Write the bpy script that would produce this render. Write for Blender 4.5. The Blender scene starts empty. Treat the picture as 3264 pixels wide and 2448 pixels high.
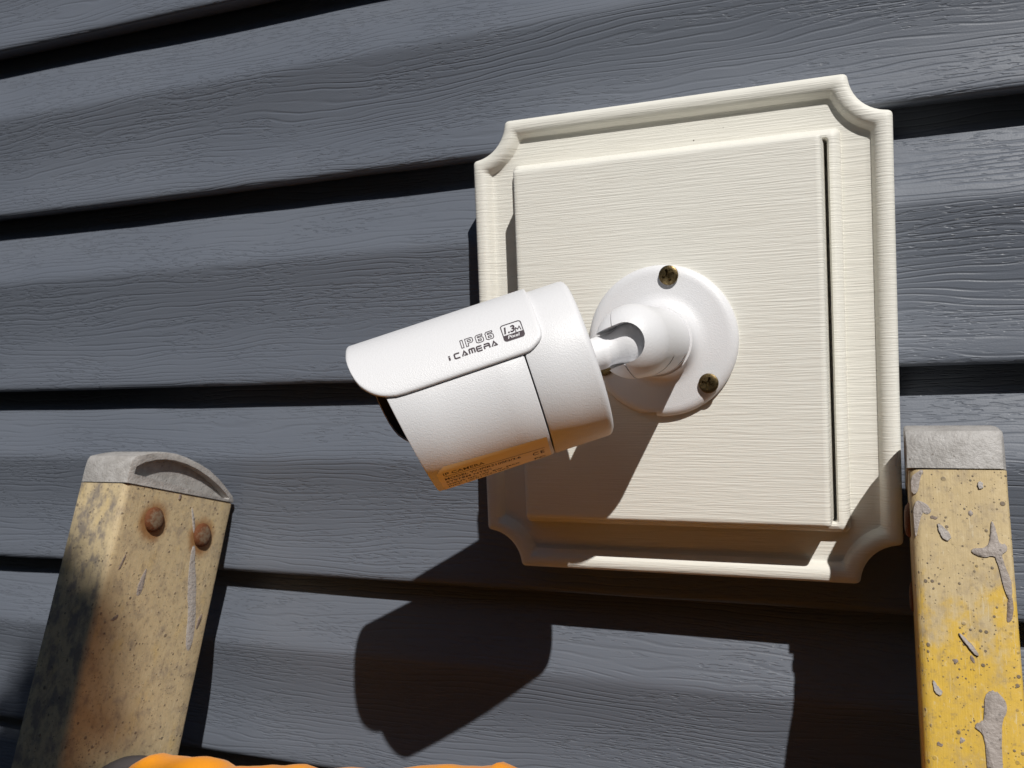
import bpy, bmesh, math, random
from mathutils import Vector, Matrix, noise as mnoise

random.seed(7)
U = 0.001                                   # everything below is written in millimetres
sc = bpy.context.scene
COL = sc.collection

# ------------------------------------------------------------------ camera
cam_d = bpy.data.cameras.new('camera')
cam = bpy.data.objects.new('camera', cam_d)
COL.objects.link(cam)
cam.location = (0.10625, -0.4752, -0.00349)
cam.rotation_euler = (1.5362, 0.0393, 0.3891)
cam_d.sensor_width = 36.0
cam_d.lens = 2970.0 / 3264.0 * 36.0
cam_d.clip_start = 0.01
cam_d.clip_end = 300.0
cam_d.dof.use_dof = True
cam_d.dof.focus_distance = 0.43
cam_d.dof.aperture_fstop = 22.0
sc.camera = cam

# ------------------------------------------------------------------ world, sun, exposure
LIGHT = Vector((-0.664, 1.0, -1.243)).normalized()       # travel direction of the sunlight
world = bpy.data.worlds.new('World')
sc.world = world
world.use_nodes = True
wn = world.node_tree
for n_ in list(wn.nodes):
    wn.nodes.remove(n_)
sky = wn.nodes.new('ShaderNodeTexSky')
sky.sky_type = 'NISHITA'
sky.sun_disc = False
sky.sun_elevation = math.asin(-LIGHT.z)
sky.sun_rotation = math.atan2(-LIGHT.x, -LIGHT.y)
sky.air_density = 1.0
sky.dust_density = 0.3
bg = wn.nodes.new('ShaderNodeBackground')
bg.inputs['Strength'].default_value = 0.05
wo = wn.nodes.new('ShaderNodeOutputWorld')
wn.links.new(sky.outputs[0], bg.inputs['Color'])
wn.links.new(bg.outputs[0], wo.inputs['Surface'])

sun_d = bpy.data.lights.new('sun', 'SUN')
sun_d.energy = 5.0
sun_d.angle = math.radians(0.53)
sun_d.color = (1.0, 0.968, 0.92)
sun = bpy.data.objects.new('sun', sun_d)
COL.objects.link(sun)
sun.rotation_euler = LIGHT.to_track_quat('-Z', 'Y').to_euler()
sun.location = (2, -3, 4)

sc.view_settings.view_transform = 'Standard'
sc.view_settings.look = 'None'
sc.view_settings.exposure = -0.15
sc.view_settings.gamma = 1.0
sc.view_settings.use_curve_mapping = False
sc.cycles.max_bounces = 8
sc.cycles.use_denoising = True


# ------------------------------------------------------------------ node helper
class G:
    def __init__(self, name):
        self.m = bpy.data.materials.new(name)
        self.m.use_nodes = True
        self.t = self.m.node_tree
        self.b = self.t.nodes['Principled BSDF']

    def put(self, sock, v):
        if isinstance(v, (int, float, tuple, list)):
            if isinstance(v, (tuple, list)) and len(v) == 3 and sock.type == 'RGBA':
                v = (*v, 1.0)
            sock.default_value = v
        else:
            self.t.links.new(v, sock)

    def nd(self, kind, **kw):
        n = self.t.nodes.new(kind)
        for k, v in kw.items():
            setattr(n, k, v)
        return n

    def math(self, op, a, b=None, c=None, clamp=False):
        n = self.nd('ShaderNodeMath', operation=op, use_clamp=clamp)
        self.put(n.inputs[0], a)
        if b is not None:
            self.put(n.inputs[1], b)
        if c is not None:
            self.put(n.inputs[2], c)
        return n.outputs[0]

    def pos(self):
        """world position in millimetres"""
        g = self.nd('ShaderNodeNewGeometry')
        v = self.nd('ShaderNodeVectorMath', operation='SCALE')
        self.t.links.new(g.outputs['Position'], v.inputs[0])
        v.inputs['Scale'].default_value = 1000.0
        return v.outputs[0]

    def uv(self):
        n = self.nd('ShaderNodeUVMap')
        v = self.nd('ShaderNodeVectorMath', operation='SCALE')
        self.t.links.new(n.outputs[0], v.inputs[0])
        v.inputs['Scale'].default_value = 1000.0
        return v.outputs[0]

    def obj(self):
        n = self.nd('ShaderNodeTexCoord')
        v = self.nd('ShaderNodeVectorMath', operation='SCALE')
        self.t.links.new(n.outputs['Object'], v.inputs[0])
        v.inputs['Scale'].default_value = 1000.0
        return v.outputs[0]

    def scale(self, vec, s, off=(0, 0, 0)):
        n = self.nd('ShaderNodeMapping')
        self.t.links.new(vec, n.inputs['Vector'])
        n.inputs['Scale'].default_value = s
        n.inputs['Location'].default_value = off
        return n.outputs[0]

    def xyz(self, vec):
        n = self.nd('ShaderNodeSeparateXYZ')
        self.t.links.new(vec, n.inputs[0])
        return n.outputs

    def noise(self, vec, detail=2.0, rough=0.5, distort=0.0):
        n = self.nd('ShaderNodeTexNoise')
        self.t.links.new(vec, n.inputs['Vector'])
        n.inputs['Scale'].default_value = 1.0
        n.inputs['Detail'].default_value = detail
        n.inputs['Roughness'].default_value = rough
        n.inputs['Distortion'].default_value = distort
        return n.outputs['Fac']

    def voro(self, vec, rnd=1.0):
        n = self.nd('ShaderNodeTexVoronoi')
        self.t.links.new(vec, n.inputs['Vector'])
        n.inputs['Scale'].default_value = 1.0
        n.inputs['Randomness'].default_value = rnd
        return n.outputs['Distance'], n.outputs['Color']

    def step(self, v, lo, hi, a=0.0, b=1.0):
        n = self.nd('ShaderNodeMapRange', interpolation_type='SMOOTHSTEP')
        self.put(n.inputs['Value'], v)
        n.inputs['From Min'].default_value = lo
        n.inputs['From Max'].default_value = hi
        n.inputs['To Min'].default_value = a
        n.inputs['To Max'].default_value = b
        return n.outputs[0]

    def mix(self, f, a, b):
        n = self.nd('ShaderNodeMix', data_type='RGBA')
        self.put(n.inputs[0], f)
        self.put(n.inputs[6], a)
        self.put(n.inputs[7], b)
        return n.outputs[2]

    def bump(self, h, dist, strength=1.0, prev=None):
        n = self.nd('ShaderNodeBump')
        n.inputs['Strength'].default_value = strength
        n.inputs['Distance'].default_value = dist
        self.t.links.new(h, n.inputs['Height'])
        if prev is not None:
            self.t.links.new(prev, n.inputs['Normal'])
        return n.outputs[0]

    def done(self, color, rough=0.5, spec=0.5, normal=None, metal=0.0):
        self.put(self.b.inputs['Base Color'], color)
        self.put(self.b.inputs['Roughness'], rough)
        self.put(self.b.inputs['Specular IOR Level'], spec)
        self.put(self.b.inputs['Metallic'], metal)
        if normal is not None:
            self.t.links.new(normal, self.b.inputs['Normal'])
        return self.m


# ------------------------------------------------------------------ materials
def mat_siding():
    g = G('slate_vinyl')
    p = g.pos()
    x, y, z = g.xyz(p)
    n1 = g.noise(g.scale(p, (1 / 170, 0.01, 1 / 34)), 1.0)
    n2 = g.noise(g.scale(p, (1 / 42, 0.01, 1 / 9)), 1.0)
    v = g.math('ADD', g.math('MULTIPLY', z, 1 / 3.5), g.math('ADD', g.math('MULTIPLY', n1, 7.0), g.math('MULTIPLY', n2, 1.5)))
    d = g.math('ABSOLUTE', g.math('SUBTRACT', g.math('FRACT', v), 0.5))
    line = g.step(d, 0.27, 0.5)
    fade = g.step(g.noise(g.scale(p, (1 / 60, 0.01, 1 / 5), (40, 0, 9)), 1.0), 0.34, 0.62, 0.2, 1.0)
    line = g.math('MULTIPLY', line, fade)
    dn = g.noise(g.scale(p, (1 / 7.5, 0.01, 1 / 0.9), (11, 3, 5)), 1.0, 0.4, 0.2)
    mask = g.step(g.noise(g.scale(p, (1 / 70, 0.01, 1 / 16), (7, 1, 2)), 1.0), 0.36, 0.58)
    dash = g.math('MULTIPLY', g.step(dn, 0.55, 0.68), mask)
    fine = g.noise(g.scale(p, (1 / 9, 0.02, 1 / 0.8)), 2.0)
    h = g.math('SUBTRACT', 1.0, g.math('MAXIMUM', line, g.math('MULTIPLY', dash, 1.1)))
    h = g.math('ADD', h, g.math('MULTIPLY', fine, 0.30))
    nrm = g.bump(h, 0.00022, 1.0)
    spk = g.noise(g.scale(p, (1.1, 1.1, 1.1)), 1.0)
    nrm = g.bump(spk, 0.00005, 0.7, nrm)
    tone = g.noise(g.scale(p, (1 / 130, 0.02, 1 / 50), (3, 3, 3)), 3.0)
    dust = g.step(g.noise(g.scale(p, (1 / 14, 0.1, 1 / 5), (9, 9, 9)), 5.0, 0.65), 0.52, 0.85)
    c = g.mix(tone, (0.108, 0.122, 0.150), (0.128, 0.143, 0.173))
    c = g.mix(g.math('MULTIPLY', dust, 0.12), c, (0.16, 0.155, 0.15))
    c = g.mix(g.math('MULTIPLY', g.math('MAXIMUM', line, dash), 0.08), c, (0.04, 0.043, 0.05))
    return g.done(c, g.step(tone, 0.2, 0.8, 0.40, 0.52), 0.45, nrm)


def mat_block():
    g = G('cream_vinyl')
    p = g.pos()
    n = g.noise(g.scale(p, (1 / 26, 0.05, 1 / 0.85)), 3.0, 0.6, 0.2)
    w = g.noise(g.scale(p, (1 / 60, 0.05, 1 / 2.6), (4, 4, 4)), 2.0)
    h = g.math('ADD', g.step(n, 0.3, 0.7), g.math('MULTIPLY', w, 0.6))
    nrm = g.bump(h, 0.00013, 0.9)
    sp, sc_ = g.voro(g.scale(p, (1 / 16, 1 / 16, 1 / 16)))
    speck = g.math('MULTIPLY', g.step(sp, 0.030, 0.015), g.step(g.xyz(sc_)[0], 0.80, 0.84))
    dirt = g.step(g.noise(g.scale(p, (1 / 40, 1 / 40, 1 / 14), (8, 2, 1)), 5.0, 0.6), 0.5, 0.9)
    c = g.mix(g.math('MULTIPLY', n, 0.35), (0.72, 0.705, 0.645), (0.675, 0.655, 0.59))
    c = g.mix(g.math('MULTIPLY', dirt, 0.25), c, (0.53, 0.49, 0.42))
    c = g.mix(speck, c, (0.12, 0.10, 0.08))
    return g.done(c, 0.52, 0.4, nrm)


def mat_white():
    g = G('white_powder_coat')
    p = g.pos()
    n = g.noise(g.scale(p, (2.0, 2.0, 2.0)), 2.0, 0.55)
    nrm = g.bump(n, 0.00016, 0.9)
    sp, cc = g.voro(g.scale(p, (1 / 13, 1 / 13, 1 / 13)))
    speck = g.math('MULTIPLY', g.step(sp, 0.028, 0.014), g.step(g.xyz(cc)[0], 0.82, 0.86))
    c = g.mix(g.math('MULTIPLY', speck, 0.8), (0.665, 0.665, 0.68), (0.10, 0.09, 0.08))
    return g.done(c, 0.42, 0.45, nrm)


def mat_plain(name, col, rough=0.5, spec=0.5, metal=0.0, bump=0.0, sc_=1.0):
    g = G(name)
    p = g.pos()
    n = g.noise(g.scale(p, (sc_, sc_, sc_)), 3.0, 0.6)
    c = g.mix(g.math('MULTIPLY', n, 0.35), col, tuple(v * 0.72 for v in col))
    return g.done(c, rough, spec, g.bump(n, 0.0001, bump) if bump else None, metal)


def mat_screw():
    g = G('yellow_zinc')
    p = g.pos()
    n = g.noise(g.scale(p, (0.7, 0.7, 0.7)), 3.0, 0.6)
    c = g.mix(g.step(n, 0.35, 0.7), (0.30, 0.225, 0.11), (0.10, 0.07, 0.035))
    return g.done(c, g.step(n, 0.3, 0.7, 0.26, 0.5), 0.5, g.bump(n, 0.0002, 0.6), 1.0)


def mat_rust():
    g = G('rusty_steel')
    p = g.pos()
    n = g.noise(g.scale(p, (0.45, 0.45, 0.45)), 4.0, 0.65)
    f = g.noise(g.scale(p, (1.6, 1.6, 1.6)), 2.0)
    x, y, z = g.xyz(g.obj())
    rim = g.step(g.math('SQRT', g.math('ADD', g.math('MULTIPLY', y, y), g.math('MULTIPLY', z, z))), 4.0, 7.4)
    c = g.mix(g.math('ADD', g.step(n, 0.35, 0.65, -0.2, 0.7), rim, clamp=True), (0.20, 0.145, 0.095), (0.125, 0.042, 0.014))
    c = g.mix(g.step(f, 0.55, 0.75, 0, 0.6), c, (0.07, 0.025, 0.012))
    return g.done(c, 0.78, 0.3, g.bump(f, 0.0005, 0.9))


def mat_rail(left):
    g = G('weathered_yellow_fibreglass' + ('_stained' if left else ''))
    p = g.uv()
    u, v, _ = g.xyz(p)
    big = g.noise(g.scale(p, (1 / 14, 1 / 30, 1)), 4.0, 0.6)
    mid = g.noise(g.scale(p, (1 / 5, 1 / 7, 1), (3, 8, 0)), 4.0, 0.65)
    fib = g.noise(g.scale(p, (1 / 0.6, 1 / 30, 1), (1, 4, 0)), 2.0)
    tan = g.mix(mid, (0.56, 0.455, 0.285), (0.45, 0.35, 0.20)) if left else g.mix(mid, (0.54, 0.435, 0.265), (0.43, 0.335, 0.19))
    yel = g.mix(mid, (0.64, 0.40, 0.025), (0.56, 0.37, 0.07))
    if left:
        fresh = g.math('MULTIPLY', g.step(big, 0.54, 0.74), 0.28)
    else:
        a = g.math('ADD', g.math('MULTIPLY', v, 1 / 55.0), g.math('MULTIPLY', g.math('SUBTRACT', big, 0.5), 2.6))
        a = g.math('ADD', a, g.math('MULTIPLY', g.math('SUBTRACT', mid, 0.5), 1.4))
        fresh = g.step(a, 0.75, 1.45, 0.10, 0.95)
    c = g.mix(fresh, tan, yel)
    # dirt, rubbed-off grey and scuffs
    grime = g.step(g.noise(g.scale(p, (1 / 9, 1 / 13, 1), (20, 3, 0)), 6.0, 0.7), 0.46, 0.72)
    c = g.mix(g.math('MULTIPLY', grime, 0.75 if left else 0.5), c, (0.25, 0.20, 0.155))
    mot = g.noise(g.scale(p, (1 / 3.0, 1 / 3.8, 1), (6, 1, 0)), 5.0, 0.72)
    c = g.mix(g.step(mot, 0.53, 0.70, 0.0, 0.70 if left else 0.5), c, (0.17, 0.13, 0.095))
    c = g.mix(g.step(mot, 0.44, 0.30, 0.0, 0.5), c, (0.62, 0.52, 0.33))
    lines = g.math('MULTIPLY', g.step(fib, 0.60, 0.74), g.step(mid, 0.45, 0.7))
    c = g.mix(g.math('MULTIPLY', lines, 0.22), c, (0.21, 0.17, 0.12))
    scr = g.noise(g.scale(p, (1 / 1.0, 1 / 11, 1), (5, 5, 0)), 2.0, 0.5, 1.2)
    c = g.mix(g.math('MULTIPLY', g.step(scr, 0.66, 0.72), 0.5), c, (0.60, 0.52, 0.36))
    h = g.math('ADD', mid, g.math('MULTIPLY', fib, 0.4))
    # splatter of old paint and tar
    tot = None
    for k, (s, thr, pr) in enumerate(((3.1, 0.25, 0.46), (5.2, 0.20, 0.40), (1.9, 0.26, 0.62), (1.1, 0.28, 0.70))):
        dist, col = g.voro(g.scale(p, (1 / s, 1 / s, 1), (k * 7.3, k * 3.1, 0)))
        keep = g.step(g.xyz(col)[0], pr, pr + 0.03)
        jit = g.math('MULTIPLY', g.xyz(col)[1], thr)
        sp = g.math('MULTIPLY', g.step(g.math('SUBTRACT', dist, jit), 0.05, -0.03), keep)
        tot = sp if tot is None else g.math('MAXIMUM', tot, sp)
    area = g.step(g.noise(g.scale(p, (1 / 12, 1 / 18, 1), (2, 9, 0)), 2.0), 0.34, 0.52, 0.0, 1.0)
    tot = g.math('MULTIPLY', tot, area)
    dark = g.mix(mid, (0.20, 0.155, 0.115), (0.11, 0.085, 0.06))
    c = g.mix(g.math('MULTIPLY', tot, 0.8 if left else 0.95), c, dark)
    h = g.math('ADD', h, g.math('MULTIPLY', tot, 1.2))
    if left:
        # rust bleeding round the two rivets; soot-grey rubbing on the flange
        for (ru, rv) in ((25.7, 19.0), (66.8, 24.1)):
            du = g.math('SUBTRACT', u, ru)
            dv = g.math('SUBTRACT', v, rv + 1.5)
            r = g.math('SQRT', g.math('ADD', g.math('MULTIPLY', du, du), g.math('MULTIPLY', g.math('MULTIPLY', dv, dv), 0.75)))
            r = g.math('ADD', r, g.math('MULTIPLY', g.math('SUBTRACT', mid, 0.5), 7.0))
            c = g.mix(g.step(r, 13.5, 7.0, 0.0, 0.85), c, (0.24, 0.105, 0.03))
        rub = g.math('MULTIPLY', g.step(u, -1, -6), g.step(g.noise(g.scale(p, (1 / 10, 1 / 17, 1), (1, 2, 0)), 5.0, 0.65), 0.44, 0.62))
        c = g.mix(g.math('MULTIPLY', rub, 0.8), c, (0.17, 0.15, 0.14))
    return g.done(c, g.step(mid, 0.3, 0.7, 0.48, 0.68), 0.35, g.bump(h, 0.00035, 0.7))


def mat_cap():
    g = G('grey_rubber_cap')
    p = g.pos()
    n = g.noise(g.scale(p, (1 / 6, 1 / 6, 1 / 6)), 5.0, 0.65)
    f = g.noise(g.scale(p, (0.8, 0.8, 0.8)), 3.0, 0.6)
    c = g.mix(g.step(n, 0.3, 0.7), (0.40, 0.385, 0.37), (0.29, 0.275, 0.26))
    sp, cc = g.voro(g.scale(p, (1 / 4, 1 / 4, 1 / 4)))
    c = g.mix(g.math('MULTIPLY', g.math('MULTIPLY', g.step(sp, 0.16, 0.08), g.step(g.xyz(cc)[0], 0.6, 0.65)), 0.75), c, (0.12, 0.10, 0.08))
    c = g.mix(g.step(f, 0.58, 0.75, 0, 0.5), c, (0.21, 0.18, 0.15))
    return g.done(c, 0.5, 0.4, g.bump(g.math('ADD', n, f), 0.0005, 0.8))


def mat_paint_splash(name, col):
    g = G(name)
    p = g.uv()
    n = g.noise(g.scale(p, (1 / 2.2, 1 / 2.2, 1)), 3.0, 0.6)
    sp, cc = g.voro(g.scale(p, (1 / 2.3, 1 / 2.3, 1)))
    c = g.mix(g.math('MULTIPLY', n, 0.6), col, tuple(v * 0.6 for v in col))
    c = g.mix(g.math('MULTIPLY', g.step(sp, 0.26, 0.16), g.step(g.xyz(cc)[0], 0.45, 0.5)), c, tuple(v * 0.45 for v in col))
    return g.done(c, 0.55, 0.4, g.bump(n, 0.0008, 0.8))


def mat_cloth():
    g = G('orange_cloth')
    p = g.pos()
    n = g.noise(g.scale(p, (1.3, 1.3, 1.3)), 2.0)
    b = g.noise(g.scale(p, (1 / 40, 1 / 40, 1 / 40)), 3.0)
    c = g.mix(b, (0.86, 0.315, 0.004), (0.76, 0.265, 0.004))
    m = g.done(c, 0.85, 0.2, g.bump(n, 0.0004, 0.6))
    g.b.inputs['Sheen Weight'].default_value = 0.15
    return m


def mat_sticker():
    g = G('label_paper')
    p = g.pos()
    n = g.noise(g.scale(p, (1 / 9, 1 / 9, 1 / 9)), 3.0)
    c = g.mix(n, (0.88, 0.75, 0.46), (0.82, 0.68, 0.40))
    return g.done(c, 0.38, 0.5)


def mat_leaf():
    g = G('leaf_green')
    n = g.noise(g.scale(g.pos(), (1 / 60, 1 / 60, 1 / 60)), 2.0)
    return g.done(g.mix(n, (0.035, 0.085, 0.02), (0.075, 0.13, 0.03)), 0.55, 0.4)


def mat_ground():
    g = G('dark_bark_mulch')
    p = g.pos()
    a = g.noise(g.scale(p, (1 / 500, 1 / 500, 1 / 500)), 5.0, 0.6)
    b = g.noise(g.scale(p, (1 / 20, 1 / 20, 1 / 20)), 4.0, 0.65)
    c = g.mix(a, (0.060, 0.040, 0.026), (0.085, 0.058, 0.038))
    c = g.mix(g.step(b, 0.4, 0.7), c, (0.040, 0.029, 0.020))
    return g.done(c, 0.9, 0.2, g.bump(b, 0.01, 0.8))


M = dict(siding=mat_siding(), block=mat_block(), white=mat_white(), screw=mat_screw(), rust=mat_rust(),
         railL=mat_rail(True), railR=mat_rail(False), cap=mat_cap(), cloth=mat_cloth(), sticker=mat_sticker(),
         leaf=mat_leaf(), ground=mat_ground(),
         black=mat_plain('black_plastic', (0.012, 0.012, 0.012), 0.55, 0.4),
         glass=mat_plain('lens_glass', (0.01, 0.01, 0.014), 0.05, 0.6),
         ink=mat_plain('dark_print', (0.045, 0.03, 0.038), 0.5, 0.3),
         inkw=mat_plain('white_print', (0.78, 0.77, 0.78), 0.5, 0.3),
         inkb=mat_plain('brown_print', (0.06, 0.04, 0.03), 0.5, 0.3),
         strap=mat_plain('grey_webbing', (0.075, 0.068, 0.07), 0.8, 0.2, 0.0, 1.0, 0.5),
         bark=mat_plain('bark', (0.12, 0.085, 0.06), 0.9, 0.2, 0.0, 1.0, 0.2),
         alu=mat_plain('dull_aluminium', (0.42, 0.42, 0.42), 0.5, 0.5, 0.7),
         brown_wall=mat_plain('brown_boards', (0.075, 0.05, 0.036), 0.8, 0.3, 0.0, 0.6, 0.01),
         shingle=mat_plain('shingles', (0.06, 0.055, 0.05), 0.9, 0.2, 0.0, 0.6, 0.01),
         sheath=mat_plain('wall_sheathing', (0.10, 0.09, 0.08), 0.9, 0.2),
         grey_paint=mat_paint_splash('grey_paint', (0.34, 0.295, 0.265)),
         pale_paint=mat_paint_splash('pale_paint', (0.43, 0.395, 0.365)),
         mud_paint=mat_paint_splash('mud_paint', (0.25, 0.195, 0.16)))


# ------------------------------------------------------------------ scene helpers
def tag(o, label, cat, group=None):
    o['label'] = label
    o['category'] = cat
    if group:
        o['group'] = group
    return o


def thing(name, org, label, cat):
    o = bpy.data.objects.new(name, None)
    o.empty_display_size = 0.02
    COL.objects.link(o)
    o.location = Vector(org) * U
    o['org'] = tuple(org)
    return tag(o, label, cat)


def root_of(p):
    while p.parent is not None:
        p = p.parent
    return p


def mesh_obj(name, verts, faces, mat, parent=None, smooth=35.0, uvs=None, at=None):
    """verts in world millimetres; the object's origin is its thing's origin (or `at`)."""
    org = Vector((0, 0, 0))
    if parent is not None:
        org = root_of(parent).location / U
    o_at = Vector(at) if at is not None else org
    me = bpy.data.meshes.new(name)
    me.from_pydata([(Vector(v) - o_at) * U for v in verts], [], faces)
    me.update()
    bm = bmesh.new()
    bm.from_mesh(me)
    if uvs is not None:
        lay = bm.loops.layers.uv.new('UVMap')
        bm.verts.ensure_lookup_table()
        for f in bm.faces:
            for l in f.loops:
                uv = uvs[l.vert.index]
                l[lay].uv = (uv[0] * U, uv[1] * U)
    bmesh.ops.recalc_face_normals(bm, faces=bm.faces)
    bm.to_mesh(me)
    bm.free()
    me.materials.append(mat)
    if smooth:
        me.shade_smooth()
        me.set_sharp_from_angle(angle=math.radians(smooth))
    o = bpy.data.objects.new(name, me)
    COL.objects.link(o)
    if parent is not None:
        o.parent = parent
        par_at = Vector(parent.get('at', tuple(org)))
        o.location = (o_at - par_at) * U
    o['at'] = tuple(o_at)
    return o


def drop_keys():
    for o in bpy.data.objects:
        for k in ('org', 'at'):
            if k in o:
                del o[k]


def grid(rows, cols, close_u=False, close_v=False, off=0):
    fs = []
    for i in range(rows if close_u else rows - 1):
        for j in range(cols if close_v else cols - 1):
            a, b = i, (i + 1) % rows
            c, d = j, (j + 1) % cols
            fs.append((off + a * cols + c, off + a * cols + d, off + b * cols + d, off + b * cols + c))
    return fs


def lathe(profile, centre, axis, seg=64, cap0=True, cap1=True, ref=None):
    """profile: list of (radius, distance along axis)"""
    ax = Vector(axis).normalized()
    r0 = Vector(ref) if ref else Vector((0, 0, 1))
    e1 = (r0 - ax * r0.dot(ax)).normalized()
    e2 = ax.cross(e1)
    vs = []
    for (r, h) in profile:
        for k in range(seg):
            a = 2 * math.pi * k / seg
            vs.append(Vector(centre) + ax * h + (e1 * math.cos(a) + e2 * math.sin(a)) * r)
    fs = grid(len(profile), seg, False, True)
    if cap0:
        fs.append(tuple(range(seg)))
    if cap1:
        b = (len(profile) - 1) * seg
        fs.append(tuple(b + k for k in range(seg)))
    return vs, fs


def box_vf(c, ex, ey, ez):
    c, ex, ey, ez = Vector(c), Vector(ex), Vector(ey), Vector(ez)
    vs = [c + ex * a + ey * b + ez * d for a in (-1, 1) for b in (-1, 1) for d in (-1, 1)]
    fs = [(0, 1, 3, 2), (4, 6, 7, 5), (0, 4, 5, 1), (2, 3, 7, 6), (0, 2, 6, 4), (1, 5, 7, 3)]
    return vs, fs


def raw_mesh(vs, fs):
    me = bpy.data.meshes.new('tmp')
    me.from_pydata([Vector(v) for v in vs], [], fs)
    bm = bmesh.new()
    bm.from_mesh(me)
    bmesh.ops.recalc_face_normals(bm, faces=bm.faces)
    bm.to_mesh(me)
    bm.free()
    return me


def carve(base, cutters):
    """boolean difference in millimetre space; returns verts, faces"""
    a = bpy.data.objects.new('tmp_a', raw_mesh(*base))
    COL.objects.link(a)
    tmp = [a]
    for c in cutters:
        b = bpy.data.objects.new('tmp_b', raw_mesh(*c))
        COL.objects.link(b)
        tmp.append(b)
        md = a.modifiers.new('cut', 'BOOLEAN')
        md.operation = 'DIFFERENCE'
        md.solver = 'EXACT'
        md.object = b
    dg = bpy.context.evaluated_depsgraph_get()
    dg.update()
    ev = a.evaluated_get(dg)
    me = ev.to_mesh()
    vs = [v.co.copy() for v in me.vertices]
    fs = [tuple(p.vertices) for p in me.polygons]
    ev.to_mesh_clear()
    for o in tmp:
        d = o.data
        bpy.data.objects.remove(o)
        bpy.data.meshes.remove(d)
    return vs, fs


def text_vf(body, size, outline=0.0, shear=0.0, sx=1.0, bold=0.0, space=1.0):
    """text as flat mesh (x right, y up) in millimetres"""
    cu = bpy.data.curves.new('tmp_text', 'FONT')
    cu.body = body
    cu.size = size
    cu.shear = shear
    cu.space_character = space
    cu.resolution_u = 4
    if outline:
        cu.fill_mode = 'NONE'
        cu.bevel_depth = outline
        cu.bevel_resolution = 1
    else:
        cu.fill_mode = 'FRONT'
        cu.offset = bold
    o = bpy.data.objects.new('tmp_text', cu)
    COL.objects.link(o)
    dg = bpy.context.evaluated_depsgraph_get()
    dg.update()
    ev = o.evaluated_get(dg)
    me = ev.to_mesh()
    vs = [Vector((v.co.x * sx, v.co.y, v.co.z)) for v in me.vertices]
    fs = [tuple(p.vertices) for p in me.polygons]
    ev.to_mesh_clear()
    bpy.data.objects.remove(o)
    bpy.data.curves.remove(cu)
    return vs, fs


def join_vf(*parts):
    V, F = [], []
    for vs, fs in parts:
        o = len(V)
        V += list(vs)
        F += [tuple(i + o for i in f) for f in fs]
    return V, F


def chaikin(pts, n=2):
    for _ in range(n):
        out = []
        for i in range(len(pts)):
            a, b = Vector(pts[i]), Vector(pts[(i + 1) % len(pts)])
            out += [a * 0.75 + b * 0.25, a * 0.25 + b * 0.75]
        pts = out
    return pts


def hn(x, y, z):
    return mnoise.noise(Vector((x, y, z)))


# ------------------------------------------------------------------ ground
gv, gf = [], []
for i in range(25):
    for j in range(25):
        x, y = (i - 12) * 2500.0, (j - 12) * 2500.0
        gv.append((x, y, -2300 + (25 * hn(x / 4000, y / 4000, 3))))
gf = grid(25, 25)
gr = mesh_obj('ground', gv, gf, M['ground'])
gr['kind'] = 'structure'

# ------------------------------------------------------------------ unseen house added opposite to block the low sky and deepen the shade
nb = thing('sky_blocker_house', (0, -5200, -2300), 'unseen dark brown two-storey house added to block the low sky opposite the grey wall', 'house')
vs, fs = box_vf((600, -9200, 600), (10500, 0, 0), (0, 4000, 0), (0, 0, 2900))
mesh_obj('wall', vs, fs, M['brown_wall'], nb, smooth=0)
vs = [Vector((600 + sx * 11000, y, z)) for sx in (-1, 1) for (y, z) in ((-4700, 3300), (-9200, 5200), (-13700, 3300), (-13700, 3540), (-9200, 5440), (-4700, 3540))]
fs = [tuple(range(6)), tuple(range(6, 12))] + [(i, (i + 1) % 6, 6 + (i + 1) % 6, 6 + i) for i in range(6)]
mesh_obj('roof', vs, fs, M['shingle'], nb, smooth=0)
for (wx, wz) in ((-6500, -800), (-2500, -800), (4200, -800), (-6500, 1900), (-2500, 1900), (1500, 1900), (5500, 1900)):
    vs, fs = box_vf((wx, -5190, wz), (560, 0, 0), (0, 30, 0), (0, 0, 700))
    wnd = mesh_obj('window', vs, fs, M['block'], nb, smooth=0)
    for sz in (-1, 1):
        vs, fs = box_vf((wx, -5158, wz + sz * 325), (480, 0, 0), (0, 6, 0), (0, 0, 290))
        mesh_obj('pane', vs, fs, M['glass'], wnd, smooth=0)
vs, fs = box_vf((1500, -5190, -1250), (480, 0, 0), (0, 25, 0), (0, 0, 1040))
mesh_obj('door', vs, fs, M['bark'], nb, smooth=0)

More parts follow.
